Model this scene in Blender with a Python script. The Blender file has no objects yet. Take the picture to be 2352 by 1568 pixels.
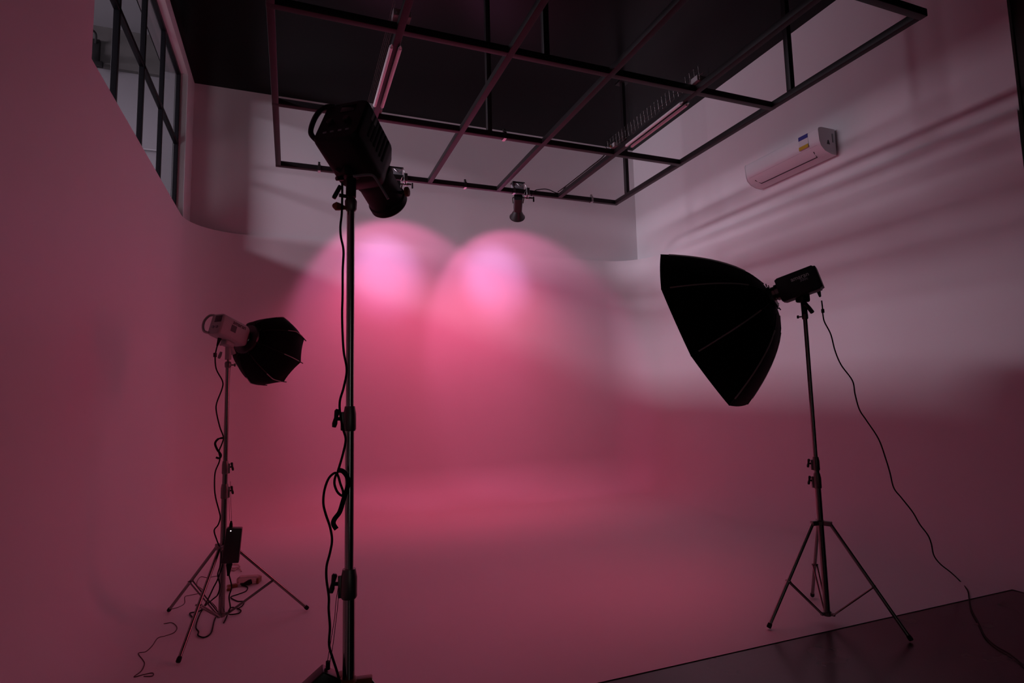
import bpy, bmesh, math, random
from mathutils import Vector, Matrix

# ---------------------------------------------------------------- camera, world, lights, exposure
scn = bpy.context.scene
COL = scn.collection
cam_data = bpy.data.cameras.new('camera')
cam_data.sensor_width = 36.0
cam_data.lens = 1322.24 / 2352 * 36.0
cam_data.clip_start = 0.05
cam_data.clip_end = 100
cam = bpy.data.objects.new('camera', cam_data)
COL.objects.link(cam)
cam.matrix_world = Matrix(((0.933515, -0.014151, -0.358260, 0.0000), (-0.357780, -0.101763, -0.928244, 0.0000), (-0.023322, 0.994708, -0.100060, 1.5000), (0, 0, 0, 1)))
scn.camera = cam

scn.view_settings.view_transform = 'Standard'
scn.view_settings.look = 'None'
scn.view_settings.gamma = 1.0
scn.view_settings.use_curve_mapping = False
scn.view_settings.exposure = 0.0
scn.cycles.max_bounces = 10
scn.cycles.diffuse_bounces = 7

world = bpy.data.worlds.new('world')
world.use_nodes = True
world.node_tree.nodes['Background'].inputs[0].default_value = (0.5, 0.45, 0.6, 1)
world.node_tree.nodes['Background'].inputs[1].default_value = 0.001
scn.world = world

# room dimensions in metres
XL, XR, YB, ZC = -1.267, 5.61, 8.38, 5.85      # left wall, right wall, back wall, ceiling
ZS = 3.80                                      # top of the cyclorama
YF = 2.84                                      # front edge of the painted cyclorama floor
ZG = 4.23                                      # height of the hanging grid


def aim(o, loc, target):
    o.location = loc
    o.rotation_euler = (Vector(target) - Vector(loc)).to_track_quat('-Z', 'Y').to_euler()


def spot(name, loc, target, power, color, size, blend, radius):
    l = bpy.data.lights.new(name, 'SPOT')
    l.energy = power
    l.color = color
    l.spot_size = math.radians(size)
    l.spot_blend = blend
    l.shadow_soft_size = radius
    o = bpy.data.objects.new(name, l)
    COL.objects.link(o)
    aim(o, loc, target)
    return o


def area(name, loc, target, power, color, sx, sy):
    l = bpy.data.lights.new(name, 'AREA')
    l.shape = 'RECTANGLE'
    l.size, l.size_y = sx, sy
    l.energy = power
    l.color = color
    o = bpy.data.objects.new(name, l)
    COL.objects.link(o)
    aim(o, loc, target)
    return o


LAMP1 = Vector((1.18, 6.93, 4.02))
LAMP2 = Vector((2.80, 6.93, 4.02))
LAMP_AIM1 = Vector((0.12, 0.80, -0.53)).normalized()
LAMP_AIM2 = Vector((0.25, 0.80, -0.55)).normalized()
RED = (1.0, 0.085, 0.185)
HOT = (0.80, 0.42, 1.0)
PINK = (1.0, 0.19, 0.46)
for k, (L, A) in enumerate(((LAMP1, LAMP_AIM1), (LAMP2, LAMP_AIM2))):
    m = L + A * 0.13
    spot('lamp_beam', m, m + A, 46 if k == 0 else 43, PINK, 92, 0.28, 0.05)
    spot('lamp_flood', m, m + Vector((0.05, 0.42, -0.91)), 94, RED, 108, 1.0, 0.05)
    spot('lamp_core', m, (m.x + (0.06 if k == 0 else 0.14), YB, 3.42), 34, HOT, 52, 1.0, 0.05)
# daylight of the open neighbouring space, coming through the high side window
DAY = (1.0, 0.82, 0.98)
area('daylight_front', (-14.0, 0.3, 8.0), (-1.3, 6.2, 4.7), 720, DAY, 3.0, 1.2)
area('daylight_side', (-14.0, 7.5, 8.0), (-1.3, 6.2, 4.7), 1050, DAY, 6.0, 1.2)
area('daylight_level', (-14.0, 3.2, 4.60), (-1.3, 6.0, 4.3), 1150, DAY, 8.6, 1.0)
area('next_room_fill', (-3.2, 3.4, 2.8), (-2.8, 9.0, 7.0), 15, (0.92, 0.93, 1.0), 1.2, 1.2)  # added unseen fill, brightens the next room's back wall and ceiling
area('rear_fill', (0.5, -2.5, 1.4), (0.4, 3.0, 1.6), 1.5, (1.0, 0.93, 0.92), 0.35, 2.0)  # added fill behind the camera, no doorway there; puts highlight lines on poles

# ---------------------------------------------------------------- materials
def mat(name, color, rough=0.5, metal=0.0, spec=0.5, noise=0.0, nscale=8.0, bump=0.0, bscale=60.0,
        rough_var=0.0, emit=None, strength=0.0, alpha=1.0, trans=0.0, detail=4.0):
    m = bpy.data.materials.new(name)
    m.use_nodes = True
    nt = m.node_tree
    b = nt.nodes['Principled BSDF']
    b.inputs['Base Color'].default_value = (*color, 1)
    b.inputs['Roughness'].default_value = rough
    b.inputs['Metallic'].default_value = metal
    b.inputs['Specular IOR Level'].default_value = spec
    b.inputs['Alpha'].default_value = alpha
    b.inputs['Transmission Weight'].default_value = trans
    if emit:
        b.inputs['Emission Color'].default_value = (*emit, 1)
        b.inputs['Emission Strength'].default_value = strength
    tc = nt.nodes.new('ShaderNodeTexCoord')
    n = nt.nodes.new('ShaderNodeTexNoise')
    n.inputs['Scale'].default_value = nscale
    n.inputs['Detail'].default_value = detail
    nt.links.new(tc.outputs['Object'], n.inputs['Vector'])
    if noise > 0:
        r = nt.nodes.new('ShaderNodeMapRange')
        r.inputs[3].default_value = 1 - noise
        r.inputs[4].default_value = 1 + noise
        nt.links.new(n.outputs[0], r.inputs[0])
        mx = nt.nodes.new('ShaderNodeVectorMath')
        mx.operation = 'SCALE'
        mx.inputs[0].default_value = color
        nt.links.new(r.outputs[0], mx.inputs['Scale'])
        nt.links.new(mx.outputs[0], b.inputs['Base Color'])
    if rough_var > 0:
        r = nt.nodes.new('ShaderNodeMapRange')
        r.inputs[3].default_value = rough - rough_var
        r.inputs[4].default_value = rough + rough_var
        nt.links.new(n.outputs[0], r.inputs[0])
        nt.links.new(r.outputs[0], b.inputs['Roughness'])
    if bump > 0:
        n2 = nt.nodes.new('ShaderNodeTexNoise')
        n2.inputs['Scale'].default_value = bscale
        n2.inputs['Detail'].default_value = 3
        nt.links.new(tc.outputs['Object'], n2.inputs['Vector'])
        bp = nt.nodes.new('ShaderNodeBump')
        bp.inputs['Strength'].default_value = bump
        bp.inputs['Distance'].default_value = 0.01
        nt.links.new(n2.outputs[0], bp.inputs['Height'])
        nt.links.new(bp.outputs[0], b.inputs['Normal'])
    return m


M_CYC = mat('white_cyclorama_paint', (0.80, 0.78, 0.79), 0.50, spec=0.3, noise=0.03, nscale=1.5, bump=0.05, bscale=30, rough_var=0.06)
M_WALL = mat('white_wall_paint', (0.80, 0.78, 0.79), 0.6, spec=0.3, noise=0.03, nscale=2, bump=0.05, bscale=40)
M_CEIL = mat('black_ceiling_paint', (0.0015, 0.001, 0.0013), 0.22, spec=0.11, noise=0.1, nscale=3, bump=0.015, bscale=20)
M_FLOOR = mat('dark_concrete_floor', (0.035, 0.025, 0.022), 0.26, spec=0.5, noise=0.2, nscale=2.5, bump=0.03, bscale=25, rough_var=0.05)
M_DARKWALL = mat('dark_brown_wall_paint', (0.035, 0.026, 0.022), 0.6, spec=0.3, noise=0.1)
M_NEXT = mat('grey_plaster', (0.20, 0.195, 0.205), 0.8, spec=0.2, noise=0.06, nscale=3)
M_NEXTC = mat('pale_plaster', (0.27, 0.265, 0.275), 0.8, spec=0.2, noise=0.05, nscale=2)
M_BEAM = mat('grey_brown_concrete', (0.11, 0.105, 0.10), 0.85, spec=0.2, noise=0.25, nscale=5)
M_FRAME = mat('black_window_steel', (0.005, 0.005, 0.007), 0.45, spec=0.25)
M_GLASS = mat('window_glass', (1, 1, 1), 0.02)
_nt = M_GLASS.node_tree
_tr = _nt.nodes.new('ShaderNodeBsdfTransparent'); _gl = _nt.nodes.new('ShaderNodeBsdfGlossy'); _mx = _nt.nodes.new('ShaderNodeMixShader')
_gl.inputs['Roughness'].default_value = 0.03
_tr.inputs[0].default_value = (0.93, 0.94, 0.95, 1)
_mx.inputs[0].default_value = 0.05; _nt.links.new(_tr.outputs[0], _mx.inputs[1]); _nt.links.new(_gl.outputs[0], _mx.inputs[2])
_nt.links.new(_mx.outputs[0], _nt.nodes['Material Output'].inputs['Surface'])
M_GRID = mat('dark_painted_steel', (0.011, 0.008, 0.009), 0.5, spec=0.4, noise=0.2, nscale=20)
M_BLACK = mat('black_plastic', (0.010, 0.010, 0.010), 0.5, spec=0.35)
M_BLACKS = mat('satin_black_plastic', (0.022, 0.020, 0.020), 0.35, spec=0.5)
M_RUBBER = mat('black_rubber', (0.012, 0.010, 0.010), 0.7, spec=0.2)
M_FABRIC = mat('black_softbox_fabric', (0.004, 0.004, 0.004), 0.75, spec=0.12, bump=0.05, bscale=200)
M_SEAM = mat('grey_rib_pocket_tape', (0.40, 0.37, 0.36), 0.7, spec=0.2)
M_DIFF = mat('white_diffuser_cloth', (0.75, 0.75, 0.75), 0.9, spec=0.1)
M_SILVER = mat('silver_lining', (0.6, 0.6, 0.6), 0.35, metal=1.0)
M_STEEL = mat('brushed_steel', (0.55, 0.52, 0.50), 0.18, metal=1.0, rough_var=0.04, nscale=40)
M_STEELD = mat('dark_steel', (0.26, 0.24, 0.23), 0.24, metal=1.0)
M_CAST = mat('grey_cast_metal', (0.22, 0.20, 0.19), 0.42, metal=0.8)
M_ZINC = mat('zinc_plated_steel', (0.62, 0.60, 0.60), 0.3, metal=1.0)
M_WHITEP = mat('white_plastic', (0.62, 0.60, 0.60), 0.4, spec=0.5)
M_LAMPW = mat('white_lamp_housing', (0.42, 0.40, 0.40), 0.45, spec=0.5)
M_ACW = mat('white_air_conditioner_plastic', (0.72, 0.72, 0.73), 0.28, spec=0.5)
M_GREYP = mat('grey_plastic', (0.28, 0.28, 0.30), 0.5)
M_TUBE = mat('frosted_tube_glass', (0.92, 0.92, 0.93), 0.25, spec=0.5)
M_ORANGE = mat('orange_plastic', (0.30, 0.075, 0.02), 0.45)
M_AMBER = mat('amber_plastic', (0.20, 0.085, 0.02), 0.35)
M_CLEAR = mat('clear_plastic', (0.75, 0.6, 0.55), 0.12, spec=0.6, trans=0.7)
M_SCREEN = mat('dark_display_glass', (0.008, 0.008, 0.008), 0.12, spec=0.5)
M_INK = mat('dark_grey_print', (0.03, 0.025, 0.03), 0.5)
M_LOGO = mat('grey_print', (0.5, 0.48, 0.48), 0.5)
M_BLUE = mat('blue_label', (0.03, 0.03, 0.22), 0.4)
M_YELLOW = mat('yellow_label', (0.55, 0.36, 0.02), 0.4)
M_LED = mat('small_led', (0.9, 0.9, 0.9), 0.3, emit=(1, 0.9, 0.95), strength=1.2)
M_COB = mat('lit_lamp_chip', (0.9, 0.6, 0.7), 0.3, emit=(1.0, 0.35, 0.55), strength=14)

# ---------------------------------------------------------------- mesh helpers
def basis(d):
    d = Vector(d).normalized()
    a = Vector((0, 0, 1)) if abs(d.z) < 0.9 else Vector((1, 0, 0))
    x = d.cross(a).normalized()
    return x, x.cross(d).normalized() * 1.0


def smooth_path(pts, sub=6):
    pts = [Vector(p) for p in pts]
    if len(pts) < 3:
        return pts
    out = []
    for i in range(len(pts) - 1):
        p0 = pts[max(i - 1, 0)]; p1 = pts[i]; p2 = pts[i + 1]; p3 = pts[min(i + 2, len(pts) - 1)]
        for j in range(sub):
            t = j / sub
            out.append(0.5 * ((2 * p1) + (p2 - p0) * t + (2 * p0 - 5 * p1 + 4 * p2 - p3) * t * t
                              + (3 * p1 - p0 - 3 * p2 + p3) * t ** 3))
    out.append(pts[-1])
    return out


class MB:
    """collects shapes into one mesh; M maps local coordinates to the room"""
    def __init__(self, M=None):
        self.bm = bmesh.new()
        self.M = M or Matrix.Identity(4)

    def _v(self, p):
        return self.bm.verts.new(self.M @ Vector(p))

    def poly(self, pts):
        return self.bm.faces.new([self._v(p) for p in pts])

    def box(self, c, s, bevel=0.0, rot=None):
        c = Vector(c)
        hx, hy, hz = s[0] / 2, s[1] / 2, s[2] / 2
        tmp = bmesh.new()
        vs = [tmp.verts.new((x * hx, y * hy, z * hz)) for x in (-1, 1) for y in (-1, 1) for z in (-1, 1)]
        for f in ((0, 1, 3, 2), (4, 6, 7, 5), (0, 4, 5, 1), (2, 3, 7, 6), (0, 2, 6, 4), (1, 5, 7, 3)):
            tmp.faces.new([vs[i] for i in f])
        if bevel > 0:
            bmesh.ops.bevel(tmp, geom=list(tmp.edges), offset=bevel, segments=3, affect='EDGES', profile=0.5)
        self._merge(tmp, Matrix.Translation(c) @ (rot.to_4x4() if rot is not None else Matrix.Identity(4)))

    def _merge(self, tmp, T):
        mp = {}
        for v in tmp.verts:
            mp[v] = self.bm.verts.new(self.M @ (T @ v.co))
        for f in tmp.faces:
            self.bm.faces.new([mp[v] for v in f.verts])
        tmp.free()

    def rings(self, rings, cap0=True, cap1=True, closed=False):
        rs = [[self._v(p) for p in r] for r in rings]
        n = len(rs[0])
        last = len(rs) if closed else len(rs) - 1
        for i in range(last):
            a, b = rs[i], rs[(i + 1) % len(rs)]
            for j in range(n):
                self.bm.faces.new([a[j], a[(j + 1) % n], b[(j + 1) % n], b[j]])
        if not closed:
            if cap0:
                self.bm.faces.new(rs[0][::-1])
            if cap1:
                self.bm.faces.new(rs[-1])

    def cyl(self, p0, p1, r0, r1=None, n=20):
        self.lathe([(r0, 0.0), (r1 if r1 is not None else r0, (Vector(p1) - Vector(p0)).length)], p0, p1, n)

    def lathe(self, prof, p0, p1, n=28, caps=True):
        """profile of (radius, distance along the axis from p0)"""
        p0, p1 = Vector(p0), Vector(p1)
        d = (p1 - p0).normalized()
        x, y = basis(d)
        self.rings([[p0 + d * h + (x * math.cos(2 * math.pi * k / n) + y * math.sin(2 * math.pi * k / n)) * max(r, 1e-4)
                     for k in range(n)] for r, h in prof], caps, caps)

    def tube(self, pts, r, n=8, sub=6, closed=False):
        pts = smooth_path(pts, sub) if sub > 1 else [Vector(p) for p in pts]
        rings = []
        x = None
        for i, p in enumerate(pts):
            a = pts[max(i - 1, 0)]; b = pts[min(i + 1, len(pts) - 1)]
            d = (b - a).normalized() if (b - a).length > 1e-9 else Vector((0, 0, 1))
            if x is None:
                x, _ = basis(d)
            x = (x - d * x.dot(d)).normalized()
            y = d.cross(x)
            rings.append([p + (x * math.cos(2 * math.pi * k / n) + y * math.sin(2 * math.pi * k / n)) * r for k in range(n)])
        self.rings(rings)

    def ribbon(self, pts, w, t, side, sub=6):
        pts = smooth_path(pts, sub)
        side = Vector(side).normalized()
        rings = []
        for i, p in enumerate(pts):
            d = (pts[min(i + 1, len(pts) - 1)] - pts[max(i - 1, 0)]).normalized()
            s = (side - d * side.dot(d)).normalized()
            u = d.cross(s)
            rings.append([p + s * w / 2 + u * t / 2, p - s * w / 2 + u * t / 2, p - s * w / 2 - u * t / 2, p + s * w / 2 - u * t / 2])
        self.rings(rings)

    def prism(self, outline, p0, axis, length, xdir):
        """outline of (x, y) extruded along axis"""
        p0, d, x = Vector(p0), Vector(axis).normalized(), Vector(xdir).normalized()
        y = d.cross(x)
        self.rings([[p0 + d * h + x * a + y * b for a, b in outline] for h in (0, length)])

    def build(self, name, material, parent=None, origin=None, smooth=True, solidify=0):
        me = bpy.data.meshes.new(name)
        bmesh.ops.recalc_face_normals(self.bm, faces=self.bm.faces)
        self.bm.to_mesh(me)
        self.bm.free()
        o = bpy.data.objects.new(name, me)
        COL.objects.link(o)
        if origin is None:
            if parent is not None:
                w = Vector(parent.location)
                if parent.parent is not None:
                    w = w + Vector(parent.parent.location)
                origin = w
            else:
                origin = Vector((0, 0, 0))
        origin = Vector(origin)
        me.transform(Matrix.Translation(-origin))
        if parent is not None:
            o.parent = parent
            w = Vector(parent.location) + (Vector(parent.parent.location) if parent.parent else Vector())
            o.location = origin - w
        else:
            o.location = origin
        me.materials.append(material)
        if smooth:
            for p in me.polygons:
                p.use_smooth = True
            me.set_sharp_from_angle(angle=math.radians(35))
        return o


def tag(o, label=None, cat=None, group=None, kind=None):
    if label: o['label'] = label
    if cat: o['category'] = cat
    if group: o['group'] = group
    if kind: o['kind'] = kind
    return o


def thing(name, loc, label, cat, group=None):
    o = bpy.data.objects.new(name, None)
    o.empty_display_size = 0.1
    COL.objects.link(o)
    o.location = loc
    return tag(o, label, cat, group)


def copy_tree(o, parent=None):
    c = o.copy()
    COL.objects.link(c)
    c.parent = parent
    for ch in o.children:
        copy_tree(ch, c)
    return c


def text_mesh(body, name, size, M, material, parent, extrude=0.0006):
    cu = bpy.data.curves.new('lettering', 'FONT')
    cu.body = body
    cu.size = size
    cu.extrude = extrude
    cu.align_x = 'CENTER'
    cu.align_y = 'CENTER'
    cu.offset = size * 0.015
    t = bpy.data.objects.new('lettering', cu)
    COL.objects.link(t)
    dg = bpy.context.evaluated_depsgraph_get()
    me = bpy.data.meshes.new_from_object(t.evaluated_get(dg))
    bpy.data.objects.remove(t)
    me.name = name
    w = Vector(parent.location) + (Vector(parent.parent.location) if parent.parent else Vector())
    me.transform(Matrix.Translation(-w) @ M)
    me.materials.clear()
    me.materials.append(material)
    o = bpy.data.objects.new(name, me)
    COL.objects.link(o)
    o.parent = parent
    return o


def frame_matrix(origin, axis, roll=0.0):
    """local +Y along axis, +Z up"""
    y = Vector(axis).normalized()
    x = y.cross(Vector((0, 0, 1))).normalized()
    z = x.cross(y)
    if roll:
        q = Matrix.Rotation(roll, 3, y)
        x, z = q @ x, q @ z
    return Matrix(((x.x, y.x, z.x, origin[0]), (x.y, y.y, z.y, origin[1]), (x.z, y.z, z.z, origin[2]), (0, 0, 0, 1)))


def round_rect(w, h, r, n=5):
    out = []
    for cx, cy, a0 in ((w / 2 - r, h / 2 - r, 0), (-w / 2 + r, h / 2 - r, 90), (-w / 2 + r, -h / 2 + r, 180), (w / 2 - r, -h / 2 + r, 270)):
        for k in range(n + 1):
            a = math.radians(a0 + 90 * k / n)
            out.append((cx + r * math.cos(a), cy + r * math.sin(a)))
    return out


# ---------------------------------------------------------------- the room
def struct(name, mb, m, smooth=False):
    o = mb.build(name, m, smooth=smooth)
    return tag(o, kind='structure')

b = MB(); b.box((2.2, 3.2, -0.05), (8.4, 12.0, 0.10)); struct('floor', b, M_FLOOR)
b = MB(); b.box((2.2, 3.2, ZC + 0.05), (7.6, 12.0, 0.10)); struct('ceiling', b, M_CEIL)
b = MB(); b.box((2.2, YB + 0.10, 2.95), (7.2, 0.16, 5.85)); struct('wall_back', b, M_WALL)
# right wall: white up to the end of the cyclorama, dark brown beyond
YR = 2.74
b = MB(); b.box((XR + 0.10, (YR + YB + 0.1) / 2, 2.95), (0.16, YB + 0.1 - YR, 5.85)); struct('wall_right', b, M_WALL)
b = MB(); b.box((XR + 0.14, (YR - 2.6) / 2, 2.95), (0.16, YR + 2.6, 5.85)); struct('wall_right_front', b, M_DARKWALL)
b = MB(); b.box((2.2, -2.75, 2.95), (8.4, 0.2, 5.85)); struct('wall_front', b, M_DARKWALL)
# left wall with the window opening
WY0, WY1, WZ1, WT = 4.37, 7.90, 5.69, 0.26
b = MB()
b.box((XL - WT / 2, (-2.6 + WY0) / 2, 2.925), (WT, WY0 + 2.6, 5.85))
b.box((XL - WT / 2, (WY1 + YB + 0.02) / 2, 2.925), (WT, YB + 0.02 - WY1, 5.85))
b.box((XL - WT / 2, (WY0 + WY1) / 2, ZS / 2), (WT, WY1 - WY0, ZS - 0.01))
b.box((XL - WT / 2, (WY0 + WY1) / 2, (WZ1 + ZC) / 2), (WT, WY1 - WY0, ZC - WZ1))
struct('wall_left', b, M_WALL)

# cyclorama: one seamless skin of floor, coves and rounded corners
RC, RP = 0.55, 0.68
SK = 0.012
xl, xr, yb = XL + SK, XR - SK, YB - SK
path = []                                       # wall line in plan with its inward normal
NS = 14
for k in range(NS + 1):
    path.append((Vector((xl, -1.2 + (yb - RP + 1.2) * k / NS)), Vector((1, 0))))
for k in range(1, 17):
    a = math.pi - (math.pi / 2) * k / 16
    c = Vector((xl + RP, yb - RP))
    n = Vector((math.cos(a), math.sin(a)))
    path.append((c + n * RP, -n))
for k in range(1, NS + 1):
    path.append((Vector((xl + RP + (xr - xl - 2 * RP) * k / NS, yb)), Vector((0, -1))))
for k in range(1, 17):
    a = math.pi / 2 - (math.pi / 2) * k / 16
    c = Vector((xr - RP, yb - RP))
    n = Vector((math.cos(a), math.sin(a)))
    path.append((c + n * RP, -n))
for k in range(1, NS + 1):
    path.append((Vector((xr, yb - RP + (YR - yb + RP) * k / NS)), Vector((-1, 0))))
prof = [(RC, 0.004)]                            # (distance in from the wall, height)
for k in range(1, 13):
    a = (math.pi / 2) * k / 12
    prof.append((RC - RC * math.sin(a), 0.004 + RC - RC * math.cos(a)))
for z in (1.2, 2.0, 2.9, ZS):
    prof.append((0.0, z))
prof.append((-SK, ZS))
b = MB()
grid = [[b._v((p.x + n.x * d, p.y + n.y * d, z)) for d, z in prof] for p, n in path]
for i in range(len(grid) - 1):
    for j in range(len(prof) - 1):
        b.bm.faces.new([grid[i][j], grid[i + 1][j], grid[i + 1][j + 1], grid[i][j + 1]])
# corner ledges on top of the rounded corners
for cx, cy, s in ((xl, yb, 1), (xr, yb, -1)):
    arc = []
    for k in range(17):
        a = (math.pi / 2) * k / 16
        arc.append((cx + s * (RP - RP * math.cos(a)), cy - RP + RP * math.sin(a), ZS))
    cor = b._v((cx - s * SK, cy + SK, ZS))
    av = [b._v(p) for p in arc]
    for k in range(16):
        b.bm.faces.new([cor, av[k], av[k + 1]])
# flat painted floor
inner = [grid[i][0] for i in range(len(grid))]
cen = [v for v in inner if v.co.y >= YF + 0.02]
k0 = inner.index(cen[0])
fl = [b._v((XL + SK + RC, YF, 0.004))] + [b._v(v.co) for v in cen] + [b._v((XR - SK - RC, YF, 0.004))]
b.bm.faces.new(fl)
o = b.build('wall_cyclorama', M_CYC, smooth=True)
tag(o, kind='structure')

# window: black steel frame with glass
b = MB()
xw, tf = XL - 0.10, 0.045
for y in (WY0 + 0.03, 5.26, 6.11, 6.96, WY1 - 0.03):
    b.box((xw, y, (ZS + WZ1) / 2), (tf, 0.045, WZ1 - ZS), bevel=0.003)
for z in (ZS + 0.02, 4.76, WZ1 - 0.025):
    b.box((xw, (WY0 + WY1) / 2, z), (tf, WY1 - WY0, 0.045), bevel=0.003)
w = b.build('window_1', M_FRAME, smooth=False); tag(w, kind='structure')
ys = [WY0 + 0.03, 5.26, 6.11, 6.96, WY1 - 0.03]
for i in range(4):
    for z0, z1 in ((ZS + 0.02, 4.76), (4.76, WZ1 - 0.025)):
        g = MB(); g.box((xw, (ys[i] + ys[i + 1]) / 2, (z0 + z1) / 2), (0.005, ys[i + 1] - ys[i] - 0.04, z1 - z0 - 0.04))
        gg = g.build('pane', M_GLASS, w, smooth=False)
        gg.visible_shadow = True
b = MB(); b.box((XL - 0.20, WY1 - 0.006, (ZS + WZ1) / 2), (0.12, 0.010, WZ1 - ZS)); struct('trim_3', b, M_NEXT)  # added lining, grey colour darkens the side reveal where daylight is too strong
b = MB(); b.box((XL - 0.20, (WY0 + WY1) / 2, WZ1 - 0.006), (0.12, WY1 - WY0, 0.010)); struct('trim_4', b, M_NEXTC)  # added lining too, its grey tones down the lit window head
# the neighbouring space seen through it
b = MB(); b.box((-5.0, 9.6, 4.6), (7.2, 0.2, 4.8)); struct('wall_next_room_back', b, M_NEXT)
b = MB(); b.box((-5.0, 9.46, 6.72), (7.2, 0.08, 0.60)); struct('trim_1', b, M_BEAM)
b = MB(); b.box((-5.0, 9.48, 5.27), (7.2, 0.05, 0.02)); struct('trim_2', b, M_NEXTC)
b = MB(); b.box((-5.0, 5.3, 7.08), (7.2, 8.8, 0.12)); struct('ceiling_next_room', b, M_NEXTC)
b = MB(); b.box((-5.1, 5.3, 2.3), (7.2, 8.8, 0.12)); struct('floor_next_room', b, M_BEAM)
b = MB(); b.box((-1.45, 9.0, 4.6), (0.16, 1.1, 4.9)); struct('wall_next_room_right', b, M_NEXTC)

# ---------------------------------------------------------------- hanging steel grid
G = 2.73
gx = [G * u for u in (-0.060, 0.262, 0.580, 0.912, 1.235, 1.560)]
gy = [G * u for u in (0.949, 1.463, 1.973, 2.503)]
TB = 0.058
grid_o = thing('ceiling_grid', (gx[0], gy[3], ZG), 'black rectangular steel pipe grid hanging from black ceiling', 'lighting grid')
for y in gy:
    b = MB(); b.box(((gx[0] + gx[-1]) / 2, y, ZG), (gx[-1] - gx[0] + TB, TB, TB), bevel=0.004)
    b.build('cross_bar', M_GRID, grid_o)
for i, x in enumerate(gx):
    b = MB(); b.box((x, (gy[0] + gy[-1]) / 2, ZG - (0.002 if 0 < i < 5 else 0)), (TB * 0.96, gy[-1] - gy[0] - TB, TB * 0.98), bevel=0.004)
    b.build('long_bar', M_GRID, grid_o)
for ux, uy in ((1.56, 2.394), (1.56, 1.378), (0.689, 1.973), (0.693, 1.463)):
    x, y = G * ux, G * uy
    b = MB(); b.box((x, y, (ZG + ZC) / 2 + TB / 4), (TB * 0.9, TB * 0.9, ZC - ZG - TB / 2 - 0.002), bevel=0.004)
    p = b.build('hanger_post', M_GRID, grid_o)
    b = MB(); b.box((x, y, ZC - 0.006), (0.14, 0.14, 0.01)); b.build('ceiling_plate', M_GRID, p)

# zinc clips strapped round the bars
def clip(x, y, label):
    c = MB()
    r = TB / 2 + 0.006
    for s in (-1, 1):
        c.box((x, y + s * r, ZG), (0.03, 0.004, 2 * r + 0.004))
        c.box((x, y, ZG + s * r), (0.03, 2 * r, 0.004))
    c.box((x, y - 0.008, ZG + r + 0.022), (0.024, 0.004, 0.042)); c.box((x, y + 0.008, ZG + r + 0.022), (0.024, 0.004, 0.042))
    c.cyl((x, y - 0.022, ZG + r + 0.022), (x, y + 0.022, ZG + r + 0.022), 0.004, n=8)
    o = c.build('pipe_clip', M_ZINC, origin=(x, y, ZG))
    tag(o, label, 'clip', 'zinc clips on the grid bars')
for px, row, lab in ((0.277, 3, 'zinc clip near the left end of the far grid bar'), (2.045, 3, 'zinc clip on the far grid bar between the two bar spotlights'), (3.868, 3, 'zinc clip near the right end of the far grid bar'), (2.045, 2, 'zinc clip on the second grid bar from the back'), (2.712, 3, 'zinc clip just left of the conical spotlight')):
    clip(px, gy[row], lab)

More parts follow.
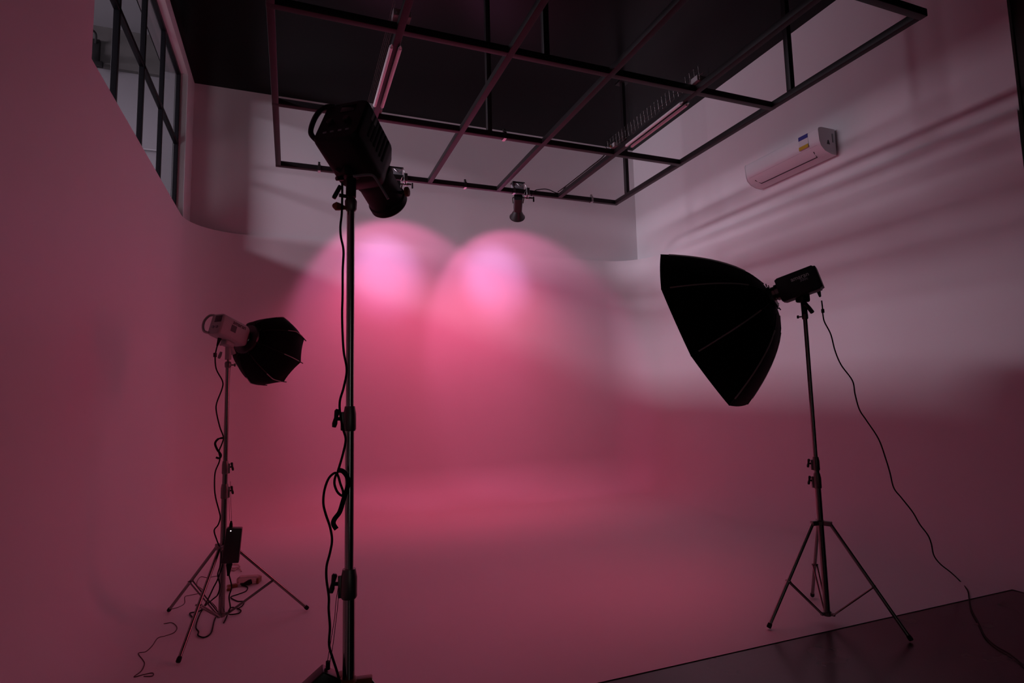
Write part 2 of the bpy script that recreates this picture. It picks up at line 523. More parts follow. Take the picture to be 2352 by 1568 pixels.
# ---------------------------------------------------------------- lamps hanging on the far bar
def bar_lamp(loc, A, label):
    L = Vector(loc)
    t = thing('clamp_spotlight', loc, label, 'spotlight')
    M = frame_matrix(loc, A)
    up = M.to_3x3() @ Vector((0, 0, 1)); sx = M.to_3x3() @ Vector((1, 0, 0))
    b = MB(M)
    b.prism(round_rect(0.11, 0.12, 0.02), (0, -0.20, 0), (0, 1, 0), 0.20, (1, 0, 0))
    body = b.build('lamp_body', M_BLACKS, t)
    b = MB(M)
    for k in range(5):
        b.box((0, -0.18 + k * 0.03, 0.064), (0.09, 0.006, 0.012))
    b.build('cooling_fin', M_BLACK, body)
    b = MB(M)
    n = 32
    prof = [(0.040, 0.0), (0.046, 0.008), (0.098, 0.122), (0.104, 0.124), (0.104, 0.130), (0.096, 0.128), (0.040, 0.014)]
    b.lathe(prof, (0, 0, 0), (0, 1, 0), n, caps=False)
    b.build('reflector', M_BLACKS, t)
    b = MB(M); b.cyl((0, 0.004, 0), (0, 0.010, 0), 0.020, n=20); b.build('light_chip', M_COB, t)
    # yoke and pipe clamp
    bar = Vector((L.x + 0.10, gy[3], ZG))
    b = MB()
    for s in (-1, 1):
        b.tube([L + sx * 0.065 * s - A * 0.10, L + sx * 0.075 * s - A * 0.10 + Vector((0, -0.02, 0.07)), Vector((L.x + 0.05 * s + 0.03, gy[3], ZG - 0.075))], 0.008, sub=4)
    b.tube([Vector((L.x - 0.02, gy[3], ZG - 0.075)), Vector((L.x + 0.14, gy[3], ZG - 0.075))], 0.009, sub=1)
    b.build('yoke', M_CAST, t)
    b = MB()
    r = TB / 2 + 0.012
    for s in (-1, 1):
        b.box((bar.x, bar.y + s * r, ZG), (0.045, 0.014, 2 * r + 0.02), bevel=0.003)
        b.box((bar.x, bar.y, ZG + s * r), (0.045, 2 * r, 0.014), bevel=0.003)
    b.cyl((bar.x, bar.y, ZG - r - 0.05), (bar.x, bar.y, ZG - r), 0.012, n=12)
    cl = b.build('pipe_clamp', M_ZINC, t)
    b = MB()
    b.cyl((bar.x + 0.02, bar.y - 0.02, ZG - 0.075), (bar.x + 0.07, bar.y - 0.02, ZG - 0.075), 0.010, n=12)
    b.box((bar.x + 0.085, bar.y - 0.02, ZG - 0.09), (0.018, 0.02, 0.07), bevel=0.005)
    b.build('clamp_knob', M_BLACK, cl)
    # control box sitting behind the bar above the lamp, with its loose wires
    b = MB()
    b.box((L.x, gy[3] + 0.08, ZG + 0.075), (0.15, 0.09, 0.12), bevel=0.008)
    b.build('ballast_box', M_GREYP, t)
    b = MB()
    b.box((L.x, gy[3] + 0.078, ZG + 0.142), (0.17, 0.11, 0.012), bevel=0.003)
    b.box((L.x - 0.085, gy[3] + 0.04, ZG + 0.12), (0.012, 0.04, 0.05), bevel=0.003)
    b.build('ballast_lid', M_BLACK, t)
    b = MB()
    x0, y0 = L.x, gy[3] + 0.03
    b.tube([(x0 - 0.03, y0, ZG + 0.12), (x0 + 0.01, y0 - 0.02, ZG + 0.08), (x0 + 0.04, y0 - 0.02, ZG + 0.10), (x0 + 0.08, y0 - 0.01, ZG + 0.13), (x0 + 0.10, y0 - 0.02, ZG + 0.05), (x0 + 0.06, y0 - 0.075, ZG + 0.0), (x0 + 0.03, y0 - 0.04, ZG - 0.08), (L.x + 0.01, L.y - 0.14, L.z + 0.09)], 0.004)
    b.build('lamp_lead', M_ZINC, t)
    return t
bar_lamp(LAMP1, LAMP_AIM1, 'small clamped spotlight on far grid bar, half hidden behind the big black lamp head')
bar_lamp(LAMP2, LAMP_AIM2, 'small conical spotlight clamped alone under the middle of the far grid bar')
b = MB()
b.tube([(3.023, 6.800, 4.269), (3.139, 6.800, 4.294), (3.215, 6.800, 4.290), (3.298, 6.800, 4.263), (3.363, 6.800, 4.258)], 0.006)
b.tube([(LAMP2.x + 0.16, gy[3], ZG - 0.04), (2.974, 6.790, 4.230), (3.023, 6.800, 4.269)], 0.006)
b.tube([(3.387, 6.780, 4.278), (3.455, 6.780, 4.359)], 0.006)
xq = gx[4]
b.tube([(xq - 0.05, 6.76, ZG + 0.03), (xq - 0.035, 6.5, ZG + 0.035), (xq - 0.04, 6.2, ZG + 0.03), (xq - 0.032, 5.9, ZG + 0.036), (xq - 0.04, 5.6, ZG + 0.03), (xq - 0.05, 5.42, ZG + 0.06)], 0.007)
o = b.build('lamp_cable', M_RUBBER, origin=(xq, 6.7, ZG))
tag(o, 'black cable looping from the conical spotlight onto the neighbouring grid bar', 'cable')

# ---------------------------------------------------------------- tube lights fixed along two grid bars
def tube_light(cx, label):
    t = thing('tube_light', (cx, 4.65, ZG), label, 'tube light', 'double tube lights with wire guards on the grid bars')
    zt = ZG - TB / 2 - 0.0165
    for s in (-1, 1):
        x = cx + s * 0.0335 - 0.003
        b = MB()
        b.lathe([(0.011, 0.0), (0.0155, 0.004), (0.0155, 0.93), (0.011, 0.934)], (x, 4.155, zt), (x, 6.0, zt), 10)
        tb = b.build('tube', M_TUBE, t)
        for y0, y1 in ((4.155, 4.115), (5.089, 5.115)):
            b = MB()
            b.lathe([(0.010, 0), (0.009, 0.012), (0.004, 0.028 if y1 < y0 else 0.02)], (x, y0, zt), (x, y1, zt), 10)
            b.build('end_cap', M_WHITEP, tb)
    for y in (3.93, 5.33):
        b = MB(); b.box((cx, y, ZG + TB / 2 + 0.026), (0.13, 0.085, 0.050), bevel=0.005); b.build('end_box', M_LAMPW, t)
    b = MB()
    wr = 0.0010
    z0 = ZG + TB / 2 + 0.003
    y0, y1 = 3.86, 5.46
    for s in (-1, 1):
        for k in range(4):
            z = z0 + 0.125 * k / 3
            x = cx + s * (0.045 + 0.012 * k / 3)
            b.tube([(x, y0, z), (x, y1, z)], wr, n=5, sub=1)
        for j in range(27):
            y = y0 + 0.02 + j * 0.06
            b.tube([(cx + s * 0.045, y, z0), (cx + s * 0.057, y, z0 + 0.125)], wr * 0.8, n=5, sub=1)
    for j in range(14):
        y = y0 + 0.02 + j * 0.12
        b.tube([(cx - 0.045, y, z0), (cx + 0.045, y, z0)], wr, n=5, sub=1)
    b.build('wire_guard', M_STEELD, t, smooth=False)
    return t
tl = tube_light(gx[1], 'unlit double tube light with wire guard on the bar above the front lamp head')
t2 = copy_tree(tl)
t2.location.x = gx[4]
tag(t2, 'unlit double tube light with wire guard on the bar nearest the right wall')
b = MB()
b.tube([(3.288, 5.340, 4.232), (3.234, 5.340, 4.260), (3.225, 5.340, 4.309), (3.260, 5.340, 4.344), (3.303, 5.340, 4.310), (3.294, 5.340, 4.248)], 0.0035)
o = b.build('junction_wire', M_RUBBER, origin=(gx[4], 5.34, ZG)); tag(o, 'loose wire loop at the far end of the right tube light', 'wire')
b = MB(); b.cyl((3.279, 5.330, 4.282), (3.295, 5.330, 4.264), 0.009, n=10)
o = b.build('wire_connector', M_ORANGE, origin=(gx[4], 5.33, ZG)); tag(o, 'tiny orange wire connector at the far end of the right tube light', 'connector')

# ---------------------------------------------------------------- air conditioner
ay0, ay1, az0 = 4.42, 5.52, 4.115
ac = thing('air_conditioner', (XR, (ay0 + ay1) / 2, az0), 'white split air conditioner mounted high on the right wall', 'air conditioner')
outline = [(0, 0.285), (0.17, 0.285), (0.205, 0.275), (0.215, 0.25), (0.208, 0.13), (0.190, 0.070), (0.145, 0.022), (0.07, -0.006), (0, -0.012)]
b = MB()
# outline x = distance off the wall, y = height
rings = [[(XR - 0.002 - a * 1.16, y, az0 + h) for a, h in outline] for y in (ay0 + 0.012, ay1 - 0.012)]
b.rings(rings)
acb = b.build('housing', M_ACW, ac)
for y0, y1 in ((ay0, ay0 + 0.011), (ay1 - 0.011, ay1)):
    b = MB()
    b.rings([[(XR - 0.002 - a * 1.172, y, az0 + 0.14 + (h - 0.14) * 1.01) for a, h in outline] for y in (y0, y1)])
    sp = b.build('side_panel', M_ACW, ac)
b = MB()
def acp(y, a, h):
    return (XR - 0.002 - a * 1.16, y, az0 + h)
b.tube([acp(ay0 + 0.12, 0.172, 0.048), acp(ay0 + 0.14, 0.110, 0.005), acp(ay1 - 0.14, 0.110, 0.005), acp(ay1 - 0.11, 0.172, 0.048)], 0.0055, n=6, sub=1)
b.build('louver_gap', M_INK, ac)
b = MB()
b.tube([acp(ay0 + 0.05, 0.196, 0.094), acp(ay1 - 0.05, 0.196, 0.094)], 0.0018, n=6, sub=1)
b.build('panel_seam', M_GREYP, ac)
b = MB()
b.box(acp(ay0 + 0.20, 0.213, 0.188), (0.003, 0.125, 0.16))
lb = b.build('sticker', M_WHITEP, ac, smooth=False)
tag(lb, 'sticker with blue and yellow bands')
b = MB(); b.box(acp(ay0 + 0.20, 0.2165, 0.245), (0.002, 0.125, 0.045)); b.build('blue_band', M_BLUE, lb, smooth=False)
b = MB(); b.box(acp(ay0 + 0.20, 0.2165, 0.130), (0.004, 0.125, 0.04)); b.build('yellow_band', M_YELLOW, lb, smooth=False)
b = MB()
b.poly([acp(ay0 - 0.0015, 0.075, 0.10), acp(ay0 - 0.0015, 0.115, 0.10), acp(ay0 - 0.0015, 0.100, 0.15), acp(ay0 - 0.0015, 0.090, 0.15)])
b.build('warning_mark', M_INK, ac, smooth=False)
b = MB(); b.box(acp(ay0 - 0.001, 0.035, 0.18), (0.018, 0.003, 0.10)); b.build('side_slot', M_GREYP, ac)

# black fixture seen through the window
b = MB()
c0 = Vector((-2.68, 9.40, 6.62))
b.box(c0, (0.10, 0.06, 0.34), bevel=0.01)
b.tube([c0 + Vector((0, -0.03, 0.1)), c0 + Vector((0.02, -0.12, 0.2)), c0 + Vector((-0.06, -0.18, 0.24))], 0.014)
b.lathe([(0.02, 0), (0.07, 0.06), (0.075, 0.10)], c0 + Vector((-0.07, -0.16, -0.06)), c0 + Vector((-0.13, -0.2, -0.2)), 16)
b.box(c0 + Vector((0.03, -0.05, -0.22)), (0.16, 0.05, 0.08), bevel=0.01)
o = b.build('wall_lamp', M_BLACK, origin=c0)
tag(o, 'black wall lamp seen through the left window in the next room', 'wall lamp')

# ---------------------------------------------------------------- light stands
def light_stand(c, feet, hub_z, low_z, sections, top_z, label, steel, collar_r, knob_dir, frac=0.56, leg_r=0.011, brace=True, hub_mat=None, top_knob=True):
    """sections: list of (z0, z1, radius); collars sit where sections meet"""
    cx, cy = c
    t = thing('light_stand', (cx, cy, 0), label, 'light stand', 'tripod light stands')
    names = ['lower_tube', 'middle_tube', 'upper_tube', 'top_tube']
    for i, (z0, z1, r) in enumerate(sections):
        b = MB(); b.cyl((cx, cy, z0), (cx, cy, z1), r, n=24); b.build(names[i], steel, t)
    kd = Vector(knob_dir).normalized()
    for i in range(len(sections) - 1):
        z = sections[i][1]
        r, hh = collar_r[i]
        b = MB()
        b.lathe([(r * 0.86, 0), (r, 0.006), (r, hh * 0.7), (r * 0.86, hh * 0.92), (r * 0.8, hh)], (cx, cy, z - hh * 0.8), (cx, cy, z + 1), 24)
        b.box(Vector((cx, cy, z - hh * 0.4)) + kd * (r + 0.002), (0.014, 0.014, hh * 0.75), bevel=0.003)
        col = b.build('collar', M_CAST, t)
        b = MB()
        p = Vector((cx, cy, z - hh * 0.3)) + kd * r
        b.cyl(p, p + kd * 0.022, 0.006, n=10)
        q = p + kd * 0.026
        b.lathe([(0.006, 0.0), (0.0085, 0.012), (0.006, 0.03), (0.009, 0.052), (0.005, 0.058)], q + Vector((0, 0, -0.026)) + kd * 0.004, q + Vector((0, 0, 0.034)) - kd * 0.008, 12)
        b.build('wing_knob', M_BLACKS, col)
    # hubs
    b = MB()
    b.lathe([(0.020, 0), (0.030, 0.004), (0.030, 0.024), (0.022, 0.03)], (cx, cy, hub_z - 0.012), (cx, cy, hub_z + 1), 20)
    for fx, fy, fz in feet:
        d = Vector((fx - cx, fy - cy, 0)).normalized()
        b.box(Vector((cx, cy, hub_z)) + d * 0.045, (0.05, 0.03, 0.03), bevel=0.004, rot=Matrix.Rotation(math.atan2(d.y, d.x), 3, 'Z'))
    b.build('leg_hub', hub_mat or M_CAST, t)
    if brace:
        b = MB()
        b.lathe([(0.022, 0), (0.026, 0.004), (0.026, 0.026), (0.022, 0.03)], (cx, cy, low_z - 0.015), (cx, cy, low_z + 1), 20)
        for fx, fy, fz in feet:
            d = Vector((fx - cx, fy - cy, 0)).normalized()
            b.box(Vector((cx, cy, low_z)) + d * 0.03, (0.035, 0.02, 0.018), bevel=0.003, rot=Matrix.Rotation(math.atan2(d.y, d.x), 3, 'Z'))
        b.build('brace_hub', M_CAST, t)
    for fx, fy, fz in feet:
        F = Vector((fx, fy, fz))
        d = Vector((fx - cx, fy - cy, 0)).normalized()
        H = Vector((cx, cy, hub_z)) + d * 0.06
        ax = (F - H).normalized()
        b = MB(); b.cyl(H, F - ax * 0.02, leg_r, n=16); leg = b.build('leg', steel, t)
        b = MB(); b.lathe([(leg_r + 0.001, 0), (leg_r + 0.003, 0.01), (leg_r + 0.003, 0.026), (leg_r, 0.031)], F - ax * 0.034, F, 16); b.build('rubber_foot', M_RUBBER, leg)
        if brace:
            J = H + (F - H) * frac
            Lw = Vector((cx, cy, low_z)) + d * 0.04
            side = Vector((-d.y, d.x, 0))
            b = MB()
            for s in (-1, 1):
                b.tube([Lw + side * 0.009 * s, J + side * 0.013 * s], 0.0055, n=8, sub=1)
            b.cyl(J - side * 0.02, J + side * 0.02, 0.006, n=10)
            b.build('brace', steel, t)
    # top collar with the socket pin
    zt = sections[-1][1]; r = sections[-1][2]
    b = MB()
    b.lathe([(r, 0), (r + 0.006, 0.008), (r + 0.007, 0.035), (r + 0.002, 0.045), (0.008, 0.047), (0.008, top_z - zt + 0.02)], (cx, cy, zt - 0.03), (cx, cy, zt + 1), 20)
    tc = b.build('top_collar', M_CAST, t)
    if top_knob:
        b = MB()
        p = Vector((cx, cy, zt - 0.008)) + kd * (r + 0.005)
        b.cyl(p, p + kd * 0.018, 0.005, n=10)
        b.box(p + kd * 0.026, (0.012, 0.012, 0.022), bevel=0.003)
        b.build('top_knob', M_CAST, tc)
    return t

# right stand
CR = (3.312, 2.95)
light_stand(CR, [(2.864, 3.006, 0.012), (3.49, 2.521, 0.008), (3.597, 3.323, 0.012)], 0.635, 0.055,
            [(0.05, 0.94, 0.019), (0.94, 1.05, 0.0165), (1.05, 2.03, 0.0135)], 2.06,
            'dark tripod light stand on the right carrying the big black softbox', M_STEELD, [(0.0245, 0.10), (0.022, 0.09)], (-0.75, 0.6, 0))
# left stand
CL = (-0.418, 4.553)
light_stand(CL, [(-0.81, 5.002, 0.022), (0.145, 4.637, 0.012), (-0.593, 4.019, 0.012)], 0.535, 0.085,
            [(0.075, 0.94, 0.020), (0.94, 1.10, 0.0175), (1.10, 1.80, 0.0150)], 1.87,
            'tripod light stand on the left carrying the white lamp', M_STEELD, [(0.025, 0.10), (0.022, 0.09)], (0.8, 0.3, 0), frac=0.53)
# front stand
CF = (0.177, 1.90)
light_stand(CF, [(0.177 - 0.20, 1.90 + 0.50, 0.012), (0.177 + 0.54, 1.90 - 0.08, 0.012), (0.177 - 0.34, 1.90 - 0.42, 0.012)], 0.655, 0.12,
            [(0.10, 0.975, 0.0185), (0.975, 1.475, 0.0138), (1.475, 2.155, 0.0125)], 2.20,
            'tall shiny light stand in front holding the black lamp head', M_STEEL, [(0.0245, 0.088), (0.0195, 0.078)], (-1, 0.35, 0), leg_r=0.013, hub_mat=M_ORANGE, top_knob=False)

# ---------------------------------------------------------------- front lamp head
AC_ = Vector((0.532, 0.703, -0.471)).normalized()
PC = Vector((0.197, 1.900, 2.343))
MC = frame_matrix(PC, AC_)
lc = thing('studio_lamp', PC, 'large black lamp head with barrel lens on the tall front stand', 'studio lamp', 'studio lamp heads')
b = MB(MC)
rr = round_rect(0.158, 0.192, 0.030)
b.rings([[(x * s, y, z * s) for x, z in rr] for s, y in ((0.93, -0.112), (0.98, -0.107), (1.0, -0.098), (1.0, 0.060), (0.97, 0.072), (0.80, 0.105), (0.74, 0.110))])
body = b.build('lamp_body', M_BLACK, lc)
for sx in (-1, 1):
    for k in range(6):
        b = MB(MC)
        b.box((sx * 0.0795, -0.06 + k * 0.020, 0.02), (0.003, 0.007, 0.10))
        b.build('vent_slot', M_RUBBER, body)
b = MB(MC); b.box((0.012, -0.113, 0.055), (0.052, 0.003, 0.034), bevel=0.001); b.build('display', M_SCREEN, body)
for x, z in ((-0.030, -0.012), (0.028, -0.010)):
    b = MB(MC); b.lathe([(0.012, 0), (0.012, 0.012), (0.009, 0.015)], (x, -0.111, z), (x, -0.25, z), 18); b.build('dial', M_BLACKS, body)
for x, z in ((-0.040, -0.055), (-0.014, -0.055), (0.014, -0.055), (0.040, -0.055)):
    b = MB(MC)
    b.box((x, -0.1125, z), (0.013, 0.004, 0.007), bevel=0.001)
    b.build('button', M_GREYP, body)
b = MB(MC)
b.tube([(-0.050, -0.108, 0.086), (-0.076, -0.116, 0.080), (-0.093, -0.120, 0.050), (-0.097, -0.120, 0.0), (-0.090, -0.116, -0.050), (-0.070, -0.100, -0.072)], 0.0085)
b.build('carry_handle', M_BLACK, lc)
b = MB(MC); b.poly([(0.0800, -0.075, 0.035), (0.0800, -0.035, 0.035), (0.0800, -0.035, 0.070), (0.0800, -0.075, 0.070)]); b.build('side_badge', M_GREYP, body, smooth=False)
b = MB(MC)
b.lathe([(0.060, 0), (0.069, 0.006), (0.070, 0.03), (0.0655, 0.04), (0.0655, 0.122), (0.0705, 0.127), (0.0705, 0.150), (0.066, 0.156), (0.062, 0.156), (0.058, 0.10)], (0, 0.100, 0), (0, 1, 0), 40)
br = b.build('lens_barrel', M_BLACK, lc)
b = MB(MC); b.lathe([(0.059, 0), (0.052, 0.010), (0.03, 0.018), (0.001, 0.02)], (0, 0.225, 0), (0, 1, 0), 32); b.build('front_lens', M_SCREEN, br)
b = MB(MC)
b.cyl((0.066, 0.205, 0.0), (0.086, 0.205, 0.0), 0.006, n=12)
kn = b.build('knob_shaft', M_BLACKS, br)
b = MB(MC); b.lathe([(0.009, 0), (0.017, 0.003), (0.017, 0.012), (0.011, 0.015)], (0.084, 0.205, 0.0), (0.2, 0.205, 0.0), 18); b.build('focus_knob', M_ORANGE, br)
# bent grey rod along the barrel
b = MB()
b.tube([(0.175, 1.800, 2.207), (0.206, 1.800, 2.215), (0.230, 1.800, 2.218), (0.242, 1.800, 2.210), (0.263, 1.800, 2.178), (0.283, 1.800, 2.145)], 0.0042, n=10)
b.build('support_rod', M_GREYP, lc)
b = MB()
b.tube([(0.177, 1.90, 2.175), (0.178, 1.90, 2.25)], 0.0165, n=18, sub=1)
b.box((0.172, 1.89, 2.262), (0.060, 0.05, 0.055), bevel=0.008, rot=Matrix.Rotation(0.4, 3, 'Z'))
bk = b.build('tilt_bracket', M_BLACK, lc)
b = MB()
b.cyl((0.165, 1.90, 2.175), (0.140, 1.895, 2.175), 0.006, n=10)
b.box((0.133, 1.893, 2.184), (0.014, 0.014, 0.050), bevel=0.004, rot=Matrix.Rotation(0.45, 3, 'Y'))
b.build('tilt_lever', M_BLACKS, bk)
b = MB()
b.lathe([(0.005, 0), (0.007, 0.008), (0.012, 0.022), (0.014, 0.034), (0.006, 0.044), (0.001, 0.046)], (0.163, 1.895, 2.134), (0.10, 1.885, 2.137), 14)
b.build('stand_lock_knob', M_ORANGE, lc)
b = MB()
b.cyl((0.155, 1.90, 2.25), (0.130, 1.89, 2.262), 0.008, n=10); b.cyl((0.152, 1.90, 2.235), (0.130, 1.89, 2.228), 0.007, n=10)
b.build('side_knob', M_BLACKS, bk)

# ---------------------------------------------------------------- right lamp head and softbox
AR = Vector((-0.512, 0.781, -0.358)).normalized()
PR = Vector((3.29, 2.95, 2.249))
MR = frame_matrix(PR, Vector((-0.545, 0.795, -0.265)))
lr = thing('studio_lamp', PR, 'black lamp head with grey lettering behind the big softbox on the right', 'studio lamp', 'studio lamp heads')
b = MB(MR)
rr = round_rect(0.120, 0.172, 0.012)
b.rings([[(x * sx, y, z * sz) for x, z in rr] for sx, sz, y in ((0.95, 0.86, -0.128), (0.97, 0.90, -0.118), (1.0, 0.90, -0.114), (1.0, 1.0, -0.108), (1.0, 1.0, 0.122), (0.95, 0.90, 0.140))])
body = b.build('lamp_body', M_BLACK, lr)
b = MB(MR)
b.lathe([(0.058, 0), (0.058, 0.022), (0.050, 0.026), (0.050, 0.045), (0.062, 0.048), (0.062, 0.060)], (0, 0.140, 0), (0, 1, 0), 32)
b.build('mount_ring', M_STEELD, lr)
T = MR @ Matrix(((0, 0, -1, -0.0608), (-1, 0, 0, -0.018), (0, 1, 0, 0.036), (0, 0, 0, 1)))
text_mesh('amaran', 'lettering', 0.040, T, M_LOGO, body)
T = MR @ Matrix(((0, 0, -1, -0.0608), (-1, 0, 0, -0.036), (0, 1, 0, 0.010), (0, 0, 0, 1)))
text_mesh('300c', 'model_lettering', 0.027, T, M_GREYP, body)
b = MB()
b.box((3.303, 2.95, 2.158), (0.075, 0.07, 0.075), bevel=0.014)
b.cyl((3.312, 2.95, 2.03), (3.308, 2.95, 2.15), 0.019, n=18)
bk = b.build('tilt_bracket', M_BLACK, lr)
b = MB()
b.tube([(3.287, 2.920, 2.107), (3.320, 2.920, 2.078), (3.349, 2.920, 2.048)], 0.0145, n=12, sub=1)
b.build('tilt_handle', M_BLACKS, bk)

M_GLOW = mat('lit_diffuser_cloth', (0.7, 0.6, 0.6), 0.9, emit=(1.0, 0.09, 0.19), strength=3.2)

def softbox(P, A, R, h0, h, th0, prof, name_label, rim_in, steps, tip=0.0, seam=True, seam_r=0.004, seam_span=(0.30, 0.90), cloth=None):
    """8 panel dome: P lamp centre, ribs from h0 to h along A"""
    A = Vector(A).normalized()
    r_ = A.cross(Vector((0, 0, 1))).normalized()
    u_ = r_.cross(A)
    root = thing('softbox', P + A * h0, name_label, 'softbox', 'black octagonal softboxes')
    N = 8
    def pt(ang, f):
        rad = prof(f) * R
        return P + A * (h0 + (h - h0) * f) + (r_ * math.cos(ang) + u_ * math.sin(ang)) * rad
    M = 6
    def ring(f, off=0.0):
        out = []
        for k in range(N):
            a0 = th0 + 2 * math.pi * k / N; a1 = th0 + 2 * math.pi * (k + 1) / N
            p0, p1 = pt(a0, f), pt(a1, f)
            for j in range(M):
                t = j / M
                q = p0.lerp(p1, t)
                sag = 4 * t * (1 - t)
                q = q - A * (rim_in * R * sag * f ** 6)
                c = P + A * (h0 + (h - h0) * f)
                q = c + (q - c) * (1 + (0.05 if f < 0.9 else 0.02) * sag - off)
                out.append(q)
        return out
    fs = [0, 0.03, 0.08, 0.15, 0.24, 0.34, 0.45, 0.56, 0.67, 0.78, 0.88, 0.96, 1.0]
    b = MB()
    b.rings([ring(f) for f in fs], cap0=False, cap1=False)
    b.build('fabric_shell', M_FABRIC, root)
    b = MB()
    b.rings([ring(f, 0.015) for f in fs], cap0=True, cap1=False)
    b.build('silver_lining', M_SILVER, root)
    b = MB()
    rg = ring(0.955, 0.018)
    cv = b._v(P + A * (h0 + (h - h0) * 0.93))
    vs = [b._v(p) for p in rg]
    for k in range(len(vs)):
        b.bm.faces.new([cv, vs[k], vs[(k + 1) % len(vs)]])
    b.build('diffuser', cloth or M_DIFF, root)
    for k in range(N):
        a = th0 + 2 * math.pi * k / N
        out = (r_ * math.cos(a) + u_ * math.sin(a))
        b = MB()
        lo, hi = 0.02, 1.0
        b.tube([pt(a, lo + (hi - lo) * j / 14) + out * 0.001 for j in range(15)] + ([pt(a, 1.0) + (pt(a, 1.0) - pt(a, 0.95)).normalized() * tip] if tip else []), 0.004, n=6, sub=1)
        rb = b.build('rib', M_BLACK, root)
        if seam:
            b = MB()
            s0, s1 = seam_span
            b.tube([pt(a, s0 + (s1 - s0) * j / 10) + out * 0.004 for j in range(11)], seam_r, n=6, sub=1)
            b.build('rib_tape', M_SEAM, rb)
    b = MB()
    b.lathe([(prof(0) * R + 0.002, 0), (prof(0) * R + 0.006, 0.01), (prof(0) * R + 0.002, 0.03)], P + A * (h0 - 0.018), P + A * h, 32)
    sr = b.build('speed_ring', M_BLACKS, root)
    b = MB()
    for k in range(N):
        a = th0 + 2 * math.pi * k / N
        out = (r_ * math.cos(a) + u_ * math.sin(a))
        p = P + A * (h0 - 0.01) + out * (prof(0) * R + 0.01)
        b.tube([p, p + out * 0.022 - A * 0.004], 0.004, n=6, sub=1)
    b.build('rib_latch', M_BLACK, sr)
    return root

softbox(PR, AR, 0.657, 0.205, 0.725, 1.959, lambda f: 0.115 + 0.885 * f ** 0.56,
        'big deep black octagonal softbox on the right stand facing away', 0.0, 8, seam_r=0.0055, seam_span=(0.12, 0.90), cloth=M_GLOW)

# ---------------------------------------------------------------- left lamp head and softbox
AL = Vector((0.651, 0.700, -0.294)).normalized()
PL = Vector((-0.411, 4.553, 2.035))
ML = frame_matrix(PL, AL)
ll = thing('studio_lamp', PL, 'white lamp head with loop handle on the left stand', 'studio lamp', 'studio lamp heads')
b = MB(ML)
rr = round_rect(0.112, 0.160, 0.022)
b.rings([[(x * s, y, z * s + dz) for x, z in rr] for s, y, dz in ((0.90, -0.128, 0), (0.97, -0.122, 0), (1.0, -0.108, 0), (1.0, 0.085, 0), (0.94, 0.110, 0), (0.80, 0.130, 0))])
body = b.build('lamp_body', M_LAMPW, ll)
b = MB(ML); b.box((0.014, -0.1285, 0.040), (0.062, 0.003, 0.048), bevel=0.001); b.build('display', M_SCREEN, body)
for x in (-0.012, 0.022):
    b = MB(ML); b.lathe([(0.010, 0), (0.010, 0.010), (0.008, 0.013)], (x, -0.127, -0.022), (x, -0.2, -0.022), 16); b.build('dial', M_GREYP, body)
b = MB(ML)
b.tube([(-0.035, -0.124, 0.070), (-0.066, -0.140, 0.064), (-0.088, -0.150, 0.025), (-0.088, -0.150, -0.020), (-0.074, -0.140, -0.055), (-0.040, -0.124, -0.064)], 0.009)
b.build('carry_handle', M_LAMPW, ll)
b = MB(ML); b.lathe([(0.055, 0), (0.058, 0.004), (0.058, 0.02), (0.052, 0.024), (0.052, 0.034)], (0, 0.128, 0), (0, 1, 0), 28); b.build('mount_ring', M_STEELD, ll)
T = ML @ Matrix(((0, 0, 1, 0.0568), (1, 0, 0, 0.020), (0, 1, 0, 0.050), (0, 0, 0, 1)))
text_mesh('amaran', 'lettering', 0.040, T, M_INK, body)
b = MB(ML); b.box((0.0565, -0.020, 0.005), (0.002, 0.045, 0.048)); b.build('label_patch', M_INK, body)
b = MB(ML)
b.box((0.0, 0.01, -0.095), (0.062, 0.08, 0.042), bevel=0.012)
b.tube([(0.0, 0.03, -0.10), (0.008, 0.075, -0.150)], 0.020, n=14, sub=1)
bk = b.build('tilt_bracket', M_LAMPW, ll)
b = MB()
b.cyl((CL[0], CL[1], 1.83), (CL[0], CL[1], 1.95), 0.021, n=18)
b.build('stand_socket', M_LAMPW, ll)
b = MB()
b.cyl((CL[0] - 0.02, CL[1], 1.935), (CL[0] - 0.055, CL[1] - 0.01, 1.935), 0.007, n=10)
b.lathe([(0.008, 0), (0.011, 0.03), (0.008, 0.05)], (CL[0] - 0.045, CL[1], 1.885), (CL[0] - 0.062, CL[1], 1.83), 12)
b.build('tilt_lever', M_GREYP, bk)
softbox(PL, AL, 0.255, 0.165, 0.490, 1.286, lambda f: 0.42 + 0.66 * min(1, f / 0.62) ** 0.55 - 0.08 * max(0, (f - 0.62) / 0.38) ** 1.6,
        'small black octagonal softbox on the white lamp at left', 0.06, 8, tip=0.03, seam_r=0.0035, seam_span=(0.45, 0.88))

# ---------------------------------------------------------------- cables and adapters
def cable(pts, r, name, label, cat, m=M_RUBBER, sub=6):
    b = MB(); b.tube(pts, r, sub=sub)
    o = b.build(name, m, origin=Vector(pts[0]))
    return tag(o, label, cat)

